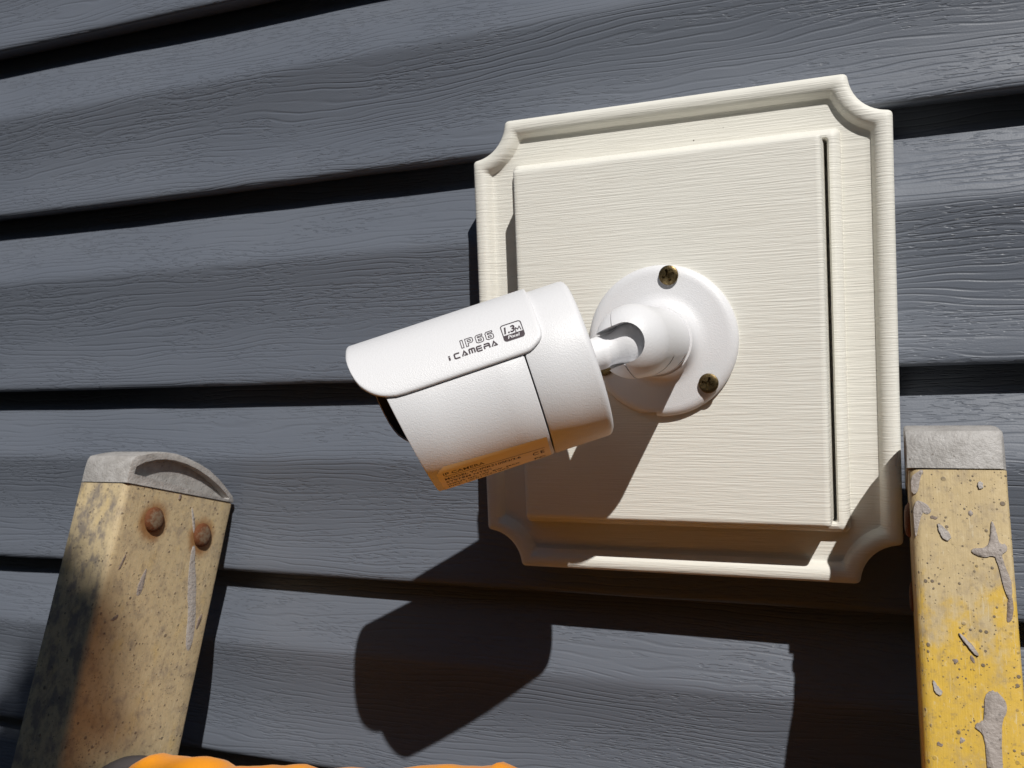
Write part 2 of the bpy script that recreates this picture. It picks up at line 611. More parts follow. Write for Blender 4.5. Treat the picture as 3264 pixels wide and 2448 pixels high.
# ------------------------------------------------------------------ siding wall
wall = thing('house_wall', (0, 60, -2300), 'slate grey clapboard vinyl wall with embossed wood grain and deep black shadow gaps', 'wall')
vs, fs = box_vf((-200, 66, 100), (1700, 0, 0), (0, 12, 0), (0, 0, 2440))
mesh_obj('sheathing', vs, fs, M['sheath'], wall, smooth=0)
butts = [231.0, 110.3, -18.8, -143.4, -268.5]
while butts[0] < 2400:
    butts.insert(0, butts[0] + 125.0)
while butts[-1] > -2230:
    butts.append(butts[-1] - 125.0)
X0, X1 = -1850.0, 1450.0
for k in range(1, len(butts)):
    zt, zb = butts[k - 1], butts[k]
    near = -420 < zb < 420
    nx = 220 if near else 40
    face = zt - 48.0 - zb
    prof = [(zt + 12, 49.0), (zt + 2, 45.4), (zt - 10, 40.9), (zt - 24, 35.5), (zt - 36, 30.9), (zt - 42, 28.6), (zt - 45, 27.55),
            (zt - 47.2, 26.95), (zt - 49.2, 26.7), (zt - 51.5, 26.85), (zt - 54, 27.2)]
    for q, y in ((0.10, 28.2), (0.22, 29.3), (0.36, 30.1), (0.50, 30.3), (0.64, 29.8), (0.76, 28.7), (0.87, 27.3), (0.95, 26.1)):
        prof.append((zt - 54 - (face - 11) * q, y))
    prof += [(zb + 4.4, 25.55), (zb + 3.0, 25.5), (zb + 1.6, 25.85), (zb + 0.5, 26.7), (zb, 28.0), (zb + 0.2, 30.5), (zb + 1.2, 43.0)]
    vs = []
    for i in range(nx + 1):
        x = X0 + (X1 - X0) * i / nx
        for (z, y) in prof:
            q = (zt - z) / (zt - zb)
            wy = 1.5 * hn(x / 190.0, k * 7.7 + q * 0.8, 1.0) + 0.5 * hn(x / 60.0, k * 3.3 + q, 5.0)
            wz = 1.3 * hn(x / 230.0, k * 5.1, 9.0) + 0.35 * hn(x / 45.0, k * 2.1, 4.0)
            if q < 0.0:
                wy += 0.0
            vs.append((x, y + wy, z + wz * max(0.0, min(1.0, q * 1.2))))
    fs = grid(nx + 1, len(prof))
    mesh_obj('siding_plank', vs, fs, M['siding'], wall, smooth=50)

# ------------------------------------------------------------------ mounting block
A, H, NT = 108.0, 122.7, 19.6
block = thing('mounting_block', (0, 27, -H), 'cream square-cornered vinyl mounting block with scooped corners fixed to the grey siding', 'mounting block')


def notch_ring(s, y, rnd=2.6):
    """closed outline at inset s from the outer edge, with scooped corners"""
    a, h = A - s, H - s
    r = NT + s
    c = math.sqrt(max(r * r - s * s, 0.0))
    key = []                       # polyline with corner flags
    ang0 = math.asin(min(1, s / r))
    for (sx, sz, rev) in ((-1, 1, 0), (1, 1, 1), (1, -1, 0), (-1, -1, 1)):
        cx, cz = sx * A, sz * H
        pts = []
        n = 12
        for i in range(n + 1):
            t = ang0 + (math.pi / 2 - 2 * ang0) * i / n
            pts.append(Vector((cx - sx * r * math.cos(t), 0, cz - sz * r * math.sin(t))))
        # t=ang0 end lies on the horizontal edge, t=pi/2-ang0 on the vertical edge
        if not rev:
            pts.reverse()
        key.append(pts)
    # order: top-left corner (vertical edge -> top edge), top-right (top -> right), ...
    key = [key[0], key[1], key[2], key[3]]
    key[0], key[1], key[2], key[3] = key[0], key[1], key[2], key[3]
    out = []
    for ci in range(4):
        arc = key[ci]
        prv, nxt = key[ci - 1][-1], key[(ci + 1) % 4][0]
        first, last = arc[0], arc[-1]
        d_in = (first - prv).normalized()
        d_out = (nxt - last).normalized()
        rr = max(0.4, rnd - s * 0.12)
        b0 = first - d_in * rr
        a1 = arc[1]
        for q in (0, 0.2, 0.4, 0.6, 0.8, 1.0):
            out.append(b0 * (1 - q) ** 2 + first * 2 * q * (1 - q) + a1 * q * q)
        out += arc[2:-2]
        z1 = arc[-2]
        b1 = last + d_out * rr
        for q in (0, 0.2, 0.4, 0.6, 0.8, 1.0):
            out.append(z1 * (1 - q) ** 2 + last * 2 * q * (1 - q) + b1 * q * q)
        for q in (0.25, 0.5, 0.75):
            out.append(b1 * (1 - q) + (nxt - d_out * rr) * q)
    return [Vector((p.x, y, p.z)) for p in out]


def rect_ring(a, h, y, rnd, n):
    """closed rounded rectangle with n points, sampled so that it lines up with notch_ring by angle"""
    pts = []
    for (sx, sz, a0) in ((-1, 1, math.pi), (1, 1, math.pi / 2), (1, -1, 0.0), (-1, -1, -math.pi / 2)):
        cx, cz = sx * (a - rnd), sz * (h - rnd)
        m = 9
        for i in range(m):
            t = a0 - (math.pi / 2) * i / (m - 1)
            pts.append(Vector((cx + rnd * math.cos(t), y, cz + rnd * math.sin(t))))
    return pts


rim = [(0.0, 30.0), (0.0, 3.2), (0.25, 1.6), (0.9, 0.5), (1.9, -0.15), (3.2, -0.5), (5.0, -0.5), (6.4, -0.1), (7.6, 0.8), (8.5, 2.1),
       (9.3, 3.6), (9.9, 4.6), (10.6, 4.9), (13.0, 4.9)]
rings = [notch_ring(s, y) for (s, y) in rim]
nr = len(rings[0])
vs = [p for r in rings for p in r]
fs = grid(len(rings), nr, False, True)
# recessed floor: from the inner scooped ring to the bead
inner = rect_ring(84.6, 97.8, 5.0, 3.2, 0)
ni = len(inner)
base_i = len(vs)
vs += inner
last0 = (len(rings) - 1) * nr


def bridge(off_a, na, off_b, nb, V):
    """stitch two closed loops that start at the same corner, walking by angle"""
    def an(p):
        return math.atan2(p.z, p.x)
    fs_ = []
    ia = min(range(na), key=lambda i: abs(an(V[off_a + i]) - math.radians(131)))
    ib = min(range(nb), key=lambda i: abs(an(V[off_b + i]) - math.radians(131)))
    ca = cb = 0

    def unw(off, n, i0, c):
        a = an(V[off + (i0 + c) % n]) - math.radians(131)
        a = -a
        a = a % (2 * math.pi)
        if c == 0:
            return 0.0
        if c >= n:
            return 2 * math.pi
        if a > 6.0 and c < n / 2:
            a -= 2 * math.pi
        return a
    while ca < na or cb < nb:
        ta = unw(off_a, na, ia, ca + 1) if ca < na else 1e9
        tb = unw(off_b, nb, ib, cb + 1) if cb < nb else 1e9
        A0, B0 = off_a + (ia + ca) % na, off_b + (ib + cb) % nb
        if ta <= tb:
            fs_.append((A0, off_a + (ia + ca + 1) % na, B0))
            ca += 1
        else:
            fs_.append((A0, off_b + (ib + cb + 1) % nb, B0))
            cb += 1
    return fs_


fs += bridge(last0, nr, base_i, ni, vs)
# raised bead round the cover, then the slot beside the cover
bead = [(84.6, 97.8, 5.3, 3.2), (84.5, 97.7, 3.0, 3.2), (84.1, 97.3, 1.3, 3.0), (83.2, 96.4, -0.3, 2.8), (82.0, 95.2, -1.4, 2.4),
        (80.7, 94.0, -1.9, 2.0), (79.5, 93.0, -1.7, 1.6), (78.7, 92.45, -0.6, 1.2), (78.4, 92.2, 3.0, 1.2), (78.4, 92.2, 12.0, 1.2)]
b0 = base_i
for (a, h, y, r) in bead[1:]:
    ring = rect_ring(a, h, y, r, 0)
    o1 = len(vs)
    vs += ring
    fs += [(b0 + j, b0 + (j + 1) % ni, o1 + (j + 1) % ni, o1 + j) for j in range(ni)]
    b0 = o1
fs.append(tuple(b0 + j for j in range(ni)))
mesh_obj('frame', vs, fs, M['block'], block, smooth=30)
pan = [(76.9, 91.6, 12.0, 1.0), (76.9, 91.6, -16.4, 1.0), (76.75, 91.5, -17.6, 1.1), (76.3, 91.1, -18.4, 1.3), (75.5, 90.4, -18.85, 1.6), (74.2, 89.2, -19.0, 1.6)]
vs, fs = [], []
for (a, h, y, r) in pan:
    vs += rect_ring(a, h, y, r, 0)
fs = grid(len(pan), ni, False, True)
fs.append(tuple((len(pan) - 1) * ni + j for j in range(ni)))
mesh_obj('cover_panel', vs, fs, M['block'], block, smooth=48)

# ------------------------------------------------------------------ security camera
cctv = thing('security_camera', (0, -19.6, -1), 'white bullet security camera on a round ball-joint base screwed to the cream block', 'security camera')
PR = Vector((-18.695, -83.194, -7.221))
yaw, pit = math.radians(203.428), math.radians(-15.997)
FW = Vector((math.cos(pit) * math.cos(yaw), math.cos(pit) * math.sin(yaw), math.sin(pit)))
UP = (Vector((0, 0, 1)) - FW * FW.z).normalized()
RT = FW.cross(UP)
RB = 35.47
ROLL = 22.0
BALL = Vector((0.1, -75.05, -1.35))


def cy(s, phi, r):
    a = math.radians(phi)
    return PR + FW * s + (UP * math.cos(a) + RT * math.sin(a)) * r


# base plate
plate_prof = [(37.3, 0.0), (37.4, 1.4), (37.0, 2.8), (36.0, 4.0), (34.4, 4.8), (32.5, 5.1), (24.0, 5.4), (21.0, 5.9), (19.2, 7.0), (18.1, 8.8),
              (17.5, 11.2), (17.3, 12.6), (16.6, 12.9), (16.2, 12.9)]
plate_vf = lathe(plate_prof, (0, -18.95, -1), (0, -1, 0), 128)
# cable notch at the bottom rim
plate_vf = carve(plate_vf, [box_vf((-7.5, -20.5, -38.6), (4.2, 0, 0), (0, 3.5, 0), (0, 0, 2.4))])
plate = mesh_obj('base_plate', *plate_vf, M['white'], cctv, smooth=40)
# screws
for q, (sx, sz) in enumerate(((5.55, 30.67), (23.26, -22.36), (-28.7, -12.6))):
    c = Vector((sx, -24.6, sz))
    hd = lathe([(3.0, -1.0), (4.75, 0.3), (4.85, 0.9), (4.7, 1.35), (4.2, 1.6), (3.0, 1.8), (1.2, 1.9)], c, (0, -1, 0), 40)
    a = (0.35, -0.25, 0.8)[q]
    e1, e2 = Vector((math.cos(a), 0, math.sin(a))), Vector((-math.sin(a), 0, math.cos(a)))
    ct = [box_vf(c + Vector((0, -1.6, 0)), e1 * 3.1, e2 * 0.6, (0, 1.5, 0)), box_vf(c + Vector((0, -1.6, 0)), e2 * 3.1, e1 * 0.6, (0, 1.5, 0)),
          lathe([(1.3, 0), (1.3, 3.0)], c + Vector((0, 0.2, 0)), (0, -1, 0), 8)]
    mesh_obj('screw', *carve(hd, ct), M['screw'], plate, smooth=30)
# ball socket
sp = [(16.3, 8.0)]
for h in (20.0, 34.0, 46.0):
    sp.append((16.4, h))
for i in range(0, 13):
    t = math.radians(90 * i / 12.5)
    sp.append((16.5 * math.cos(t), 55.45 + 16.5 * math.sin(t)))
sock = lathe(sp, (0, -19.6, -1), (0, -1, 0), 96)
GD = Vector((FW.x, 0, FW.z)).normalized()
WD = Vector((0, -1, 0)).cross(GD).normalized()
cut = [lathe([(8.6, -2.0), (8.6, 30.0)], BALL, (0, -1, 0), 48),
       box_vf(BALL + GD * 15 + Vector((0, -13.5, 0)), GD * 15, WD * 8.55, (0, 16.5, 0)),
       box_vf(BALL + GD * 3.4 + Vector((0, -12.0, 0)), GD * 0.22, WD * 20, (0, 14.0, 0)),
       lathe([(10.3, -6.0), (10.3, 6.0)], BALL + Vector((0, -1.0, 0)), WD, 40)]
for ang, w_ in ((92, 7.5), (-48, 9.5)):
    for yy in (-60.5, -36.0):
        d = Vector((math.cos(math.radians(ang)), 0, math.sin(math.radians(ang))))
        tg = Vector((-d.z, 0, d.x))
        cut.append(box_vf(Vector((0, yy, -1)) + d * 16.6, d * 1.5, (0, 1.1, 0), tg * w_))
sv, sf = carve(sock, cut)
mesh_obj('ball_socket', sv, sf, M['white'], cctv, smooth=32)
# arm with ball
ap = []
for i in range(1, 12):
    t = math.radians(-90 + 130 * i / 12)
    ap.append((10.0 * math.cos(t), 10.0 * math.sin(t)))
ap += [(7.4, 7.4), (7.0, 8.6), (6.8, 10.0), (6.7, 11.6), (6.8, 12.8), (7.2, 13.6), (7.4, 15.0), (7.2, 20.6), (8.6, 21.6)]
mesh_obj('arm', *lathe(ap, BALL, FW, 48), M['white'], cctv, smooth=45)
# rear housing
rp = [(4.0, -0.6), (30.0, -0.6), (33.6, -0.2), (34.7, 0.5), (35.3, 1.4), (RB, 2.6), (RB, 12.0), (RB, 26.0), (35.1, 26.7), (33.0, 26.8)]
mesh_obj('rear_housing', *lathe(rp, PR, FW, 144, ref=UP), M['white'], cctv, smooth=40)
# front sleeve with slanted mouth
prof = [(33.0, 0.0), (35.1, 0.05), (RB, 0.5), (RB, 12.0), (RB, 25.0), (RB, 40.0), (RB, 1e3 - 0.7), (35.25, 1e3 - 0.15), (34.8, 1e3), (33.6, 1e3), (33.3, 1e3 - 0.5), (33.3, 48.0)]
vs = []
seg = 144
for (r, h) in prof:
    for k in range(seg):
        ph = 360.0 * k / seg
        mouth = 85.9 + 6.0 * math.cos(math.radians(ph - ROLL))
        s = 27.35 + h if h < 500 else mouth + (h - 1e3)
        vs.append(cy(s, ph, r))
sleeve = mesh_obj('front_sleeve', vs, grid(len(prof), seg, False, True), M['white'], cctv, smooth=40)
# black front face with lens
fp = [(33.25, 74.0), (33.25, 77.0), (31.5, 78.0), (29.0, 78.2), (12.5, 78.2), (12.0, 79.4), (10.0, 79.6), (9.4, 78.4)]
face_o = mesh_obj('front_face', *lathe(fp, PR, FW, 64), M['black'], cctv, smooth=40)
mesh_obj('lens', *lathe([(9.3, 77.8), (8.0, 79.0), (5.5, 80.0), (2.0, 80.5)], PR, FW, 40), M['glass'], face_o, smooth=60)
# visor
vis = [(17.4, 81), (17.55, 84.5), (18.3, 88.0), (19.4, 90.0), (20.8, 91.6), (22.4, 93.2), (24.2, 94.5), (26.5, 95.0), (40, 95.2), (55, 95.4), (70, 95.6), (77, 95.6), (81.0, 95.3),
       (83.5, 94.4), (85.5, 93.4), (87.4, 92.0), (89.2, 90.2), (91.0, 87.8), (92.6, 85.0), (94.2, 81.6), (95.5, 77.0), (96.6, 71.0), (97.4, 64.0), (98.0, 56.0), (98.2, 50.0)]
jn = [-1.0, -0.993, -0.984, -0.972] + [(-0.95 + 1.9 * i / 110) for i in range(111)] + [0.972, 0.984, 0.993, 1.0]
drop = {0: 0.75, 1: 0.3, 2: 0.08}
vs = []
for side in (1, 0):
    for i, (s, half) in enumerate(vis):
        e_i = min(i, len(vis) - 1 - i)
        for j, q in enumerate(jn):
            e_j = min(j, len(jn) - 1 - j)
            thick = 1.62
            r_in = RB + 0.22
            r_out = r_in + thick - (max(drop.get(e_i, 0) * 0.8 if e_i < 2 else 0, drop.get(e_j, 0)))
            vs.append(cy(s, ROLL + half * q, r_out if side else r_in))
nc, nrw = len(jn), len(vis)
half_n = nc * nrw
fs = grid(nrw, nc) + grid(nrw, nc, off=half_n)
for i in range(nrw - 1):
    for j in (0, nc - 1):
        fs.append((i * nc + j, (i + 1) * nc + j, half_n + (i + 1) * nc + j, half_n + i * nc + j))
for j in range(nc - 1):
    for i in (0, nrw - 1):
        fs.append((i * nc + j, i * nc + j + 1, half_n + i * nc + j + 1, half_n + i * nc + j))
visor = mesh_obj('visor', vs, fs, M['white'], cctv, smooth=50)
# hidden block added on the housing's wall side to shade the mounting block rim
cv, cf = [], []
cl = [(3.0, 0.6), (3.0, 0.0), (9.0, 0.0), (18.0, 0.0), (26.5, 0.0), (26.5, 0.6)]
outl = [(42, 35.2), (44, 46.0), (47, 49.0), (52, 50.2), (58, 50.2), (64, 48.6), (67, 45.5), (69, 35.2)]
for (s, ins) in cl:
    for (ph, r) in outl:
        cv.append(cy(s, 55.5 + (ph - 55.5) * (1 - ins * 0.25), r - (ins * 3.0 if r > 36 else 0)))
cf = grid(len(cl), len(outl), False, True) + [tuple(range(len(outl))), tuple((len(cl) - 1) * len(outl) + k for k in range(len(outl)))]
mesh_obj('rim_shade_block', cv, cf, M['white'], cctv, smooth=40)
# black lining inside the hood
lin = [(s, h) for (s, h) in vis if s >= 81]
vs = []
for rr in (RB + 0.15, RB - 0.25):
    for (s, half) in lin:
        for i in range(41):
            q = -1 + 2 * i / 40
            vs.append(cy(s - 0.5, ROLL + (half - 1.2) * q, rr))
n1 = len(lin) * 41
fs = grid(len(lin), 41) + grid(len(lin), 41, off=n1)
for i in range(len(lin) - 1):
    for j in (0, 40):
        fs.append((i * 41 + j, (i + 1) * 41 + j, n1 + (i + 1) * 41 + j, n1 + i * 41 + j))
for j in range(40):
    for i in (0, len(lin) - 1):
        fs.append((i * 41 + j, i * 41 + j + 1, n1 + i * 41 + j + 1, n1 + i * 41 + j))
mesh_obj('visor_lining', vs, fs, M['black'], visor, smooth=50)


def wrap(vf, s0, phi0, r, skew=0.0):
    """lay a flat drawing (x right, y up, mm) on the cylinder: x runs to the rear, y towards the top"""
    out = []
    for v in vf[0]:
        s = s0 - v.x
        out.append(cy(s, phi0 + math.degrees(v.y / r) - v.x * skew, r + v.z * 0.4))
    return out, vf[1]


def width(vf):
    xs = [v.x for v in vf[0]]
    return min(xs), max(xs)


def fit(vf, w):
    a, b = width(vf)
    k = w / (b - a)
    return [Vector(((v.x - a) * k, v.y, v.z)) for v in vf[0]], vf[1]


def bar(x0, y0, x1, y1, n=24):
    vs_, fs_ = [], []
    for i in range(n + 1):
        x = x0 + (x1 - x0) * i / n
        vs_ += [Vector((x, y0, 0)), Vector((x, y1, 0))]
    for i in range(n):
        fs_.append((2 * i, 2 * i + 2, 2 * i + 3, 2 * i + 1))
    return vs_, fs_


def stroke(pts, w, closed=False):
    """flat ribbon along a polyline"""
    pts = [Vector((p[0], p[1], 0)) for p in pts]
    n = len(pts)
    vs_, fs_ = [], []
    for i, p in enumerate(pts):
        a = pts[i - 1] if (i > 0 or closed) else p
        b = pts[(i + 1) % n] if (i < n - 1 or closed) else p
        d1 = (p - a).normalized() if (p - a).length > 1e-6 else (b - p).normalized()
        d2 = (b - p).normalized() if (b - p).length > 1e-6 else d1
        t = (d1 + d2).normalized()
        nr_ = Vector((-t.y, t.x, 0))
        k = 1.0 / max(0.5, nr_.dot(Vector((-d1.y, d1.x, 0))))
        vs_ += [p + nr_ * w / 2 * k, p - nr_ * w / 2 * k]
    for i in range(n if closed else n - 1):
        j = (i + 1) % n
        fs_.append((2 * i, 2 * i + 1, 2 * j + 1, 2 * j))
    return vs_, fs_


def rrect(x0, y0, x1, y1, r, n=6):
    pts = []
    for (cx, cy_, a0) in ((x1 - r, y1 - r, 0), (x0 + r, y1 - r, 90), (x0 + r, y0 + r, 180), (x1 - r, y0 + r, 270)):
        for i in range(n + 1):
            t = math.radians(a0 + 90 * i / n)
            pts.append((cx + r * math.cos(t), cy_ + r * math.sin(t)))
    return pts


RV = RB + 0.22 + 1.62
# outlined IP66
def outlined(x0, polys, lw=0.33):
    return [stroke([(x0 + a, b) for (a, b) in q], lw, True) for q in polys]


SIX = [[(.5, 0), (0, .5), (0, 3.3), (.6, 3.9), (2.9, 3.9), (2.9, 3.1), (.9, 3.1), (.9, 2.5), (2.5, 2.5), (3, 2.0), (3, .5), (2.5, 0)], [(.95, .85), (.95, 1.6), (2.1, 1.6), (2.1, .85)]]
t1 = join_vf(*(outlined(0, [[(0, 0), (0, 3.9), (.95, 3.9), (.95, 0)]])
               + outlined(2.0, [[(0, 0), (0, 3.9), (2.4, 3.9), (3, 3.4), (3, 2.0), (2.4, 1.4), (.9, 1.4), (.9, 0)], [(.9, 2.2), (.9, 3.1), (2.1, 3.1), (2.1, 2.2)]])
               + outlined(6.2, SIX) + outlined(10.3, SIX)))
t1 = fit(t1, 14.1)
# chunky "i CAMERA", drawn with strokes
LW = 0.62


def glyphs(word, h, w, gap, lw):
    x, parts = 0.0, []
    for ch in word:
        if ch == ' ':
            x += w * 0.42
            continue
        if ch == 'i':
            parts.append(stroke([(x + lw * .5, 0), (x + lw * .5, h * 0.68)], lw * 1.25))
            parts.append(stroke([(x + lw * .5, h * 0.80), (x + lw * .5, h * 1.0)], lw * 1.25))
            x += lw + gap
            continue
        L, R_, m = x, x + w, x + w / 2
        if ch == 'C':
            parts.append(stroke([(R_, h), (L + .3, h), (L, h - .3), (L, .3), (L + .3, 0), (R_, 0)], lw))
        elif ch == 'A':
            parts.append(stroke([(L, 0), (m, h), (R_, 0)], lw))
            parts.append(stroke([(m - w * .14, h * .12), (R_ - w * .12, h * .12)], lw))
        elif ch == 'M':
            parts.append(stroke([(L, 0), (L, h - .25), (L + .25, h), (R_ - .25, h), (R_, h - .25), (R_, 0)], lw))
            parts.append(stroke([(m, 0), (m, h)], lw))
        elif ch == 'E':
            parts.append(stroke([(R_, h), (L + .3, h), (L, h - .3), (L, .3), (L + .3, 0), (R_, 0)], lw))
            parts.append(stroke([(L + lw * .5, h * .5), (R_, h * .5)], lw))
        elif ch == 'R':
            parts.append(stroke([(L, h), (R_ - .3, h), (R_, h - .3), (R_, 0)], lw))
            parts.append(stroke([(L, 0), (L, h * .55), (R_, h * .55)], lw))
        x += w + gap
    return join_vf(*parts)


t2 = fit(glyphs('i CAMERA', 2.15, 2.2, 0.95, LW), 20.8)
lettering = join_vf(wrap(t1, 50.4, -56.6, RV + 0.13), wrap(t2, 56.6, -62.4, RV + 0.13))
mesh_obj('lettering', *lettering, M['ink'], visor, smooth=0)
# 1.3M pixel emblem
fr = stroke(rrect(0, 0, 8.5, 8.0, 1.1), 0.42, True)
lo = rrect(0, 0, 8.5, 2.7, 1.05)
lo = [(x, y) if y < 1.4 else (0.0 if x < 4 else 8.5, 2.7) for (x, y) in lo]
lov = [Vector((x, y, 0)) for (x, y) in lo]
lof = [tuple(range(len(lov)))]
d13 = fit(text_vf('1.3', 4.5, shear=0.18, bold=0.13), 4.9)
mm = stroke([(5.4, 2.75), (5.75, 5.0), (6.5, 3.9), (7.4, 5.2), (7.75, 3.3)], 0.42)
emb = join_vf(fr, (lov, lof), ([v + Vector((0.7, 3.5, 0)) for v in d13[0]], d13[1]), mm)
mesh_obj('emblem', *wrap(emb, 32.8, -62.0, RV + 0.14), M['ink'], visor, smooth=0)
px = fit(text_vf('Pixel', 2.0, shear=0.2, bold=0.02), 5.1)
px = ([v + Vector((1.6, 0.75, 0)) for v in px[0]], px[1])
mesh_obj('emblem_caption', *wrap(px, 32.8, -62.0, RV + 0.24), M['inkw'], visor, smooth=0)

# sticker under the sleeve
out = [(76.8, -136.0), (73.6, -130.2), (29.2, -134.6), (28.7, -136.0), (28.7, -188.0), (76.8, -184.0)]
vs, fs = [], []
NS, NP = 24, 30
for i in range(NS + 1):
    for j in range(NP + 1):
        q, w_ = i / NS, j / NP
        s = 28.7 + (76.9 - 28.7) * q
        top = -134.8 + 4.6 * q
        if s > 73.6:
            top -= (s - 73.6) * 1.9
        bot = -186.0
        vs.append(cy(s, top + (bot - top) * w_, RB + 0.10))
fs = grid(NS + 1, NP + 1)
mesh_obj('label_sticker', vs, fs, M['sticker'], sleeve, smooth=60)
SK = 0.096
RS = RB + 0.16
lab = [wrap(fit(text_vf('IP CAMERA', 2.6, bold=0.01), 17.8), 74.4, -140.2, RS, SK),
       wrap(bar(0, -0.12, 43.6, 0.10), 74.3, -141.8, RS, SK),
       wrap(fit(text_vf('MODEL W-IPIR2100N/3.6', 2.5, bold=0.03), 33.0), 74.6, -146.6, RS, SK),
       wrap(fit(text_vf('SYSTEM NTSC', 2.4, bold=0.03), 19.8), 74.6, -151.3, RS, SK),
       wrap(fit(text_vf('INPUT DC 12V  8W  MAX', 2.4, bold=0.03), 32.0), 74.6, -156.4, RS, SK),
       wrap(fit(text_vf('P/N: 1.0.01.04.1387', 2.4, bold=0.03), 27.0), 74.6, -161.5, RS, SK),
       wrap(fit(text_vf('CE', 4.4, bold=0.03, space=1.2), 5.2), 36.4, -153.6, RS, 0.05),
       wrap(fit(text_vf('FC', 4.0, bold=0.10), 5.0), 36.2, -165.0, RS, 0.05)]
mesh_obj('label_text', *join_vf(*lab), M['inkb'], sleeve, smooth=0)

# ------------------------------------------------------------------ ladder
OL = Vector((-312.0, -58.2, -71.0))
DL = Vector((-13.0, -44.5, -146.4)).normalized()
OR = Vector((110.4, -55.2, -58.1))
DR = Vector((4.4, -58.4, -191.9)).normalized()
NN = Vector((0, 0.957, -0.291)).normalized()
ladder = thing('ladder', (-110, -740, -2290), 'worn yellow fibreglass ladder with grey end caps leaning on the siding', 'ladder')


def rail(O, D, sx, depth, draft, mat):
    """C channel: web on the inner side, flanges pointing outwards. uv: u = across, v = down"""
    oc = Vector((sx, 0, 0))

    def pt(a, w, t):
        return O + oc * a + NN * w + D * t - oc * (draft * w / depth)
    # outline (a, w), unfolded coordinate u: web positive (= w), front flange negative (= -a)
    R = 4.0
    o = [(0.0, depth - 0.0)]
    outl = []
    outl += [(0.0, depth - 2.0 - (depth - 2.0 - R) * i / 10) for i in range(11)]
    for i in range(1, 8):
        t = math.radians(90 * i / 7)
        outl.append((R - R * math.cos(t), R - R * math.sin(t)))
    outl += [(R + (34.6 - R) * i / 5, 0.0) for i in range(1, 6)]
    outl += [(35.7, 0.35), (36.3, 1.1), (36.5, 2.0), (36.3, 3.2), (35.4, 4.0), (34.6, 4.2), (20.0, 4.2), (7.5, 4.2), (5.2, 5.0), (4.2, 7.5),
             (4.2, depth - 7.5), (5.2, depth - 5.0), (7.5, depth - 4.2), (34.6, depth - 4.2), (36.3, depth - 3.2), (36.5, depth - 2.0), (36.3, depth - 1.0), (34.6, depth),
             (2.0, depth), (0.6, depth - 0.5)]
    def uc(a, w):
        return w if a < 0.5 and w > R else (-a if w < 0.5 * depth else depth + a)
    ts = [0.8, 4, 10, 20, 35, 50, 65, 80, 95, 110, 130, 160, 200, 300, 500, 800, 1200, 1700, 2200, 2290]
    vs_, uv_ = [], []
    for t in ts:
        for i, (a, w) in enumerate(outl):
            chip = 0.25 * hn(a / 9 + w / 11, t / 9.0, 2.0 + sx) + 0.18 * hn(w / 3, t / 2.5, 8.0)
            wob = chip if t < 200 else 0.0
            p = pt(a, w, t)
            p += NN * wob * 0.5 - oc * wob * 0.4
            vs_.append(p)
            if i <= 11:
                u = w
            elif i <= 17:
                u = (R - (i - 11) / 6.0 * 2 * R) * 1.0
            else:
                u = -a if w < 40 else depth + a
            uv_.append((u, t))
    n = len(outl)
    fs_ = grid(len(ts), n, False, True)
    fs_.append(tuple(range(n)))
    fs_.append(tuple((len(ts) - 1) * n + k for k in range(n)))
    return mesh_obj('rail', vs_, fs_, mat, ladder, smooth=32, uvs=uv_), pt


def end_cap(parent, pt, depth):
    arch = [(-0.8, 0.3), (-0.9, -9.0), (-0.5, -13.0), (0.6, -15.4), (3.0, -16.6), (9.8, -19.2), (17.0, -21.2), (24.0, -22.2), (32.0, -22.6), (41.0, -22.0),
            (51.0, -20.2), (61.0, -17.4), (71.5, -13.0), (79.0, -8.6), (depth - 1.2, -3.4), (depth + 0.4, -0.6), (depth + 0.4, 0.3)]
    pock = [(3.2, -5.4), (3.8, -10.0), (9, -13.4), (17, -16.4), (24, -17.9), (32, -18.4), (41, -17.8), (51, -16.0), (61, -13.0), (71, -9.0), (79, -4.8), (83.0, -2.0), (82.5, -1.2), (50, -2.8), (20, -4.6)]
    # rim with a recess on the inner side; body behind
    def solid(poly, a0, a1, bev):
        V, F = [], []
        cw = sum(p[0] for p in poly) / len(poly)
        ct = sum(p[1] for p in poly) / len(poly)
        lev = [(a0, 0.0 + bev), (a0 + bev * 0.3, bev * 0.3), (a0 + bev, 0.0), (a1 - bev * 2.2, 0.0), (a1 - bev * 0.9, bev * 0.6), (a1, bev * 2.4)]
        for (a, ins) in lev:
            for (w, t) in poly:
                dw, dt = cw - w, ct - t
                L = math.hypot(dw, dt)
                n_ = 0.25 * hn(w / 4, t / 4, a / 4)
                top = 1.0 if t < -1 else 0.0
                V.append(pt(a + n_, w + dw / L * ins + n_, t + dt / L * ins * top + n_ * top))
        n = len(poly)
        F += grid(len(lev), n, False, True)
        F.append(tuple(range(n)))
        F.append(tuple((len(lev) - 1) * n + k for k in range(n)))
        return V, F
    body = solid(arch, -0.7, 36.4, 1.3)
    V, F = [], []
    n = len(pock)
    for (a, k) in ((-4.0, 1.02), (4.2, 0.98)):
        cw = sum(p[0] for p in pock) / n
        ct = sum(p[1] for p in pock) / n
        for (w, t) in pock:
            V.append(pt(a, cw + (w - cw) * k, ct + (t - ct) * k))
    F = grid(2, n, False, True) + [tuple(range(n)), tuple(range(n, 2 * n))]
    vs_, fs_ = carve(body, [(V, F)])
    return mesh_obj('end_cap', vs_, fs_, M['cap'], parent, smooth=38)


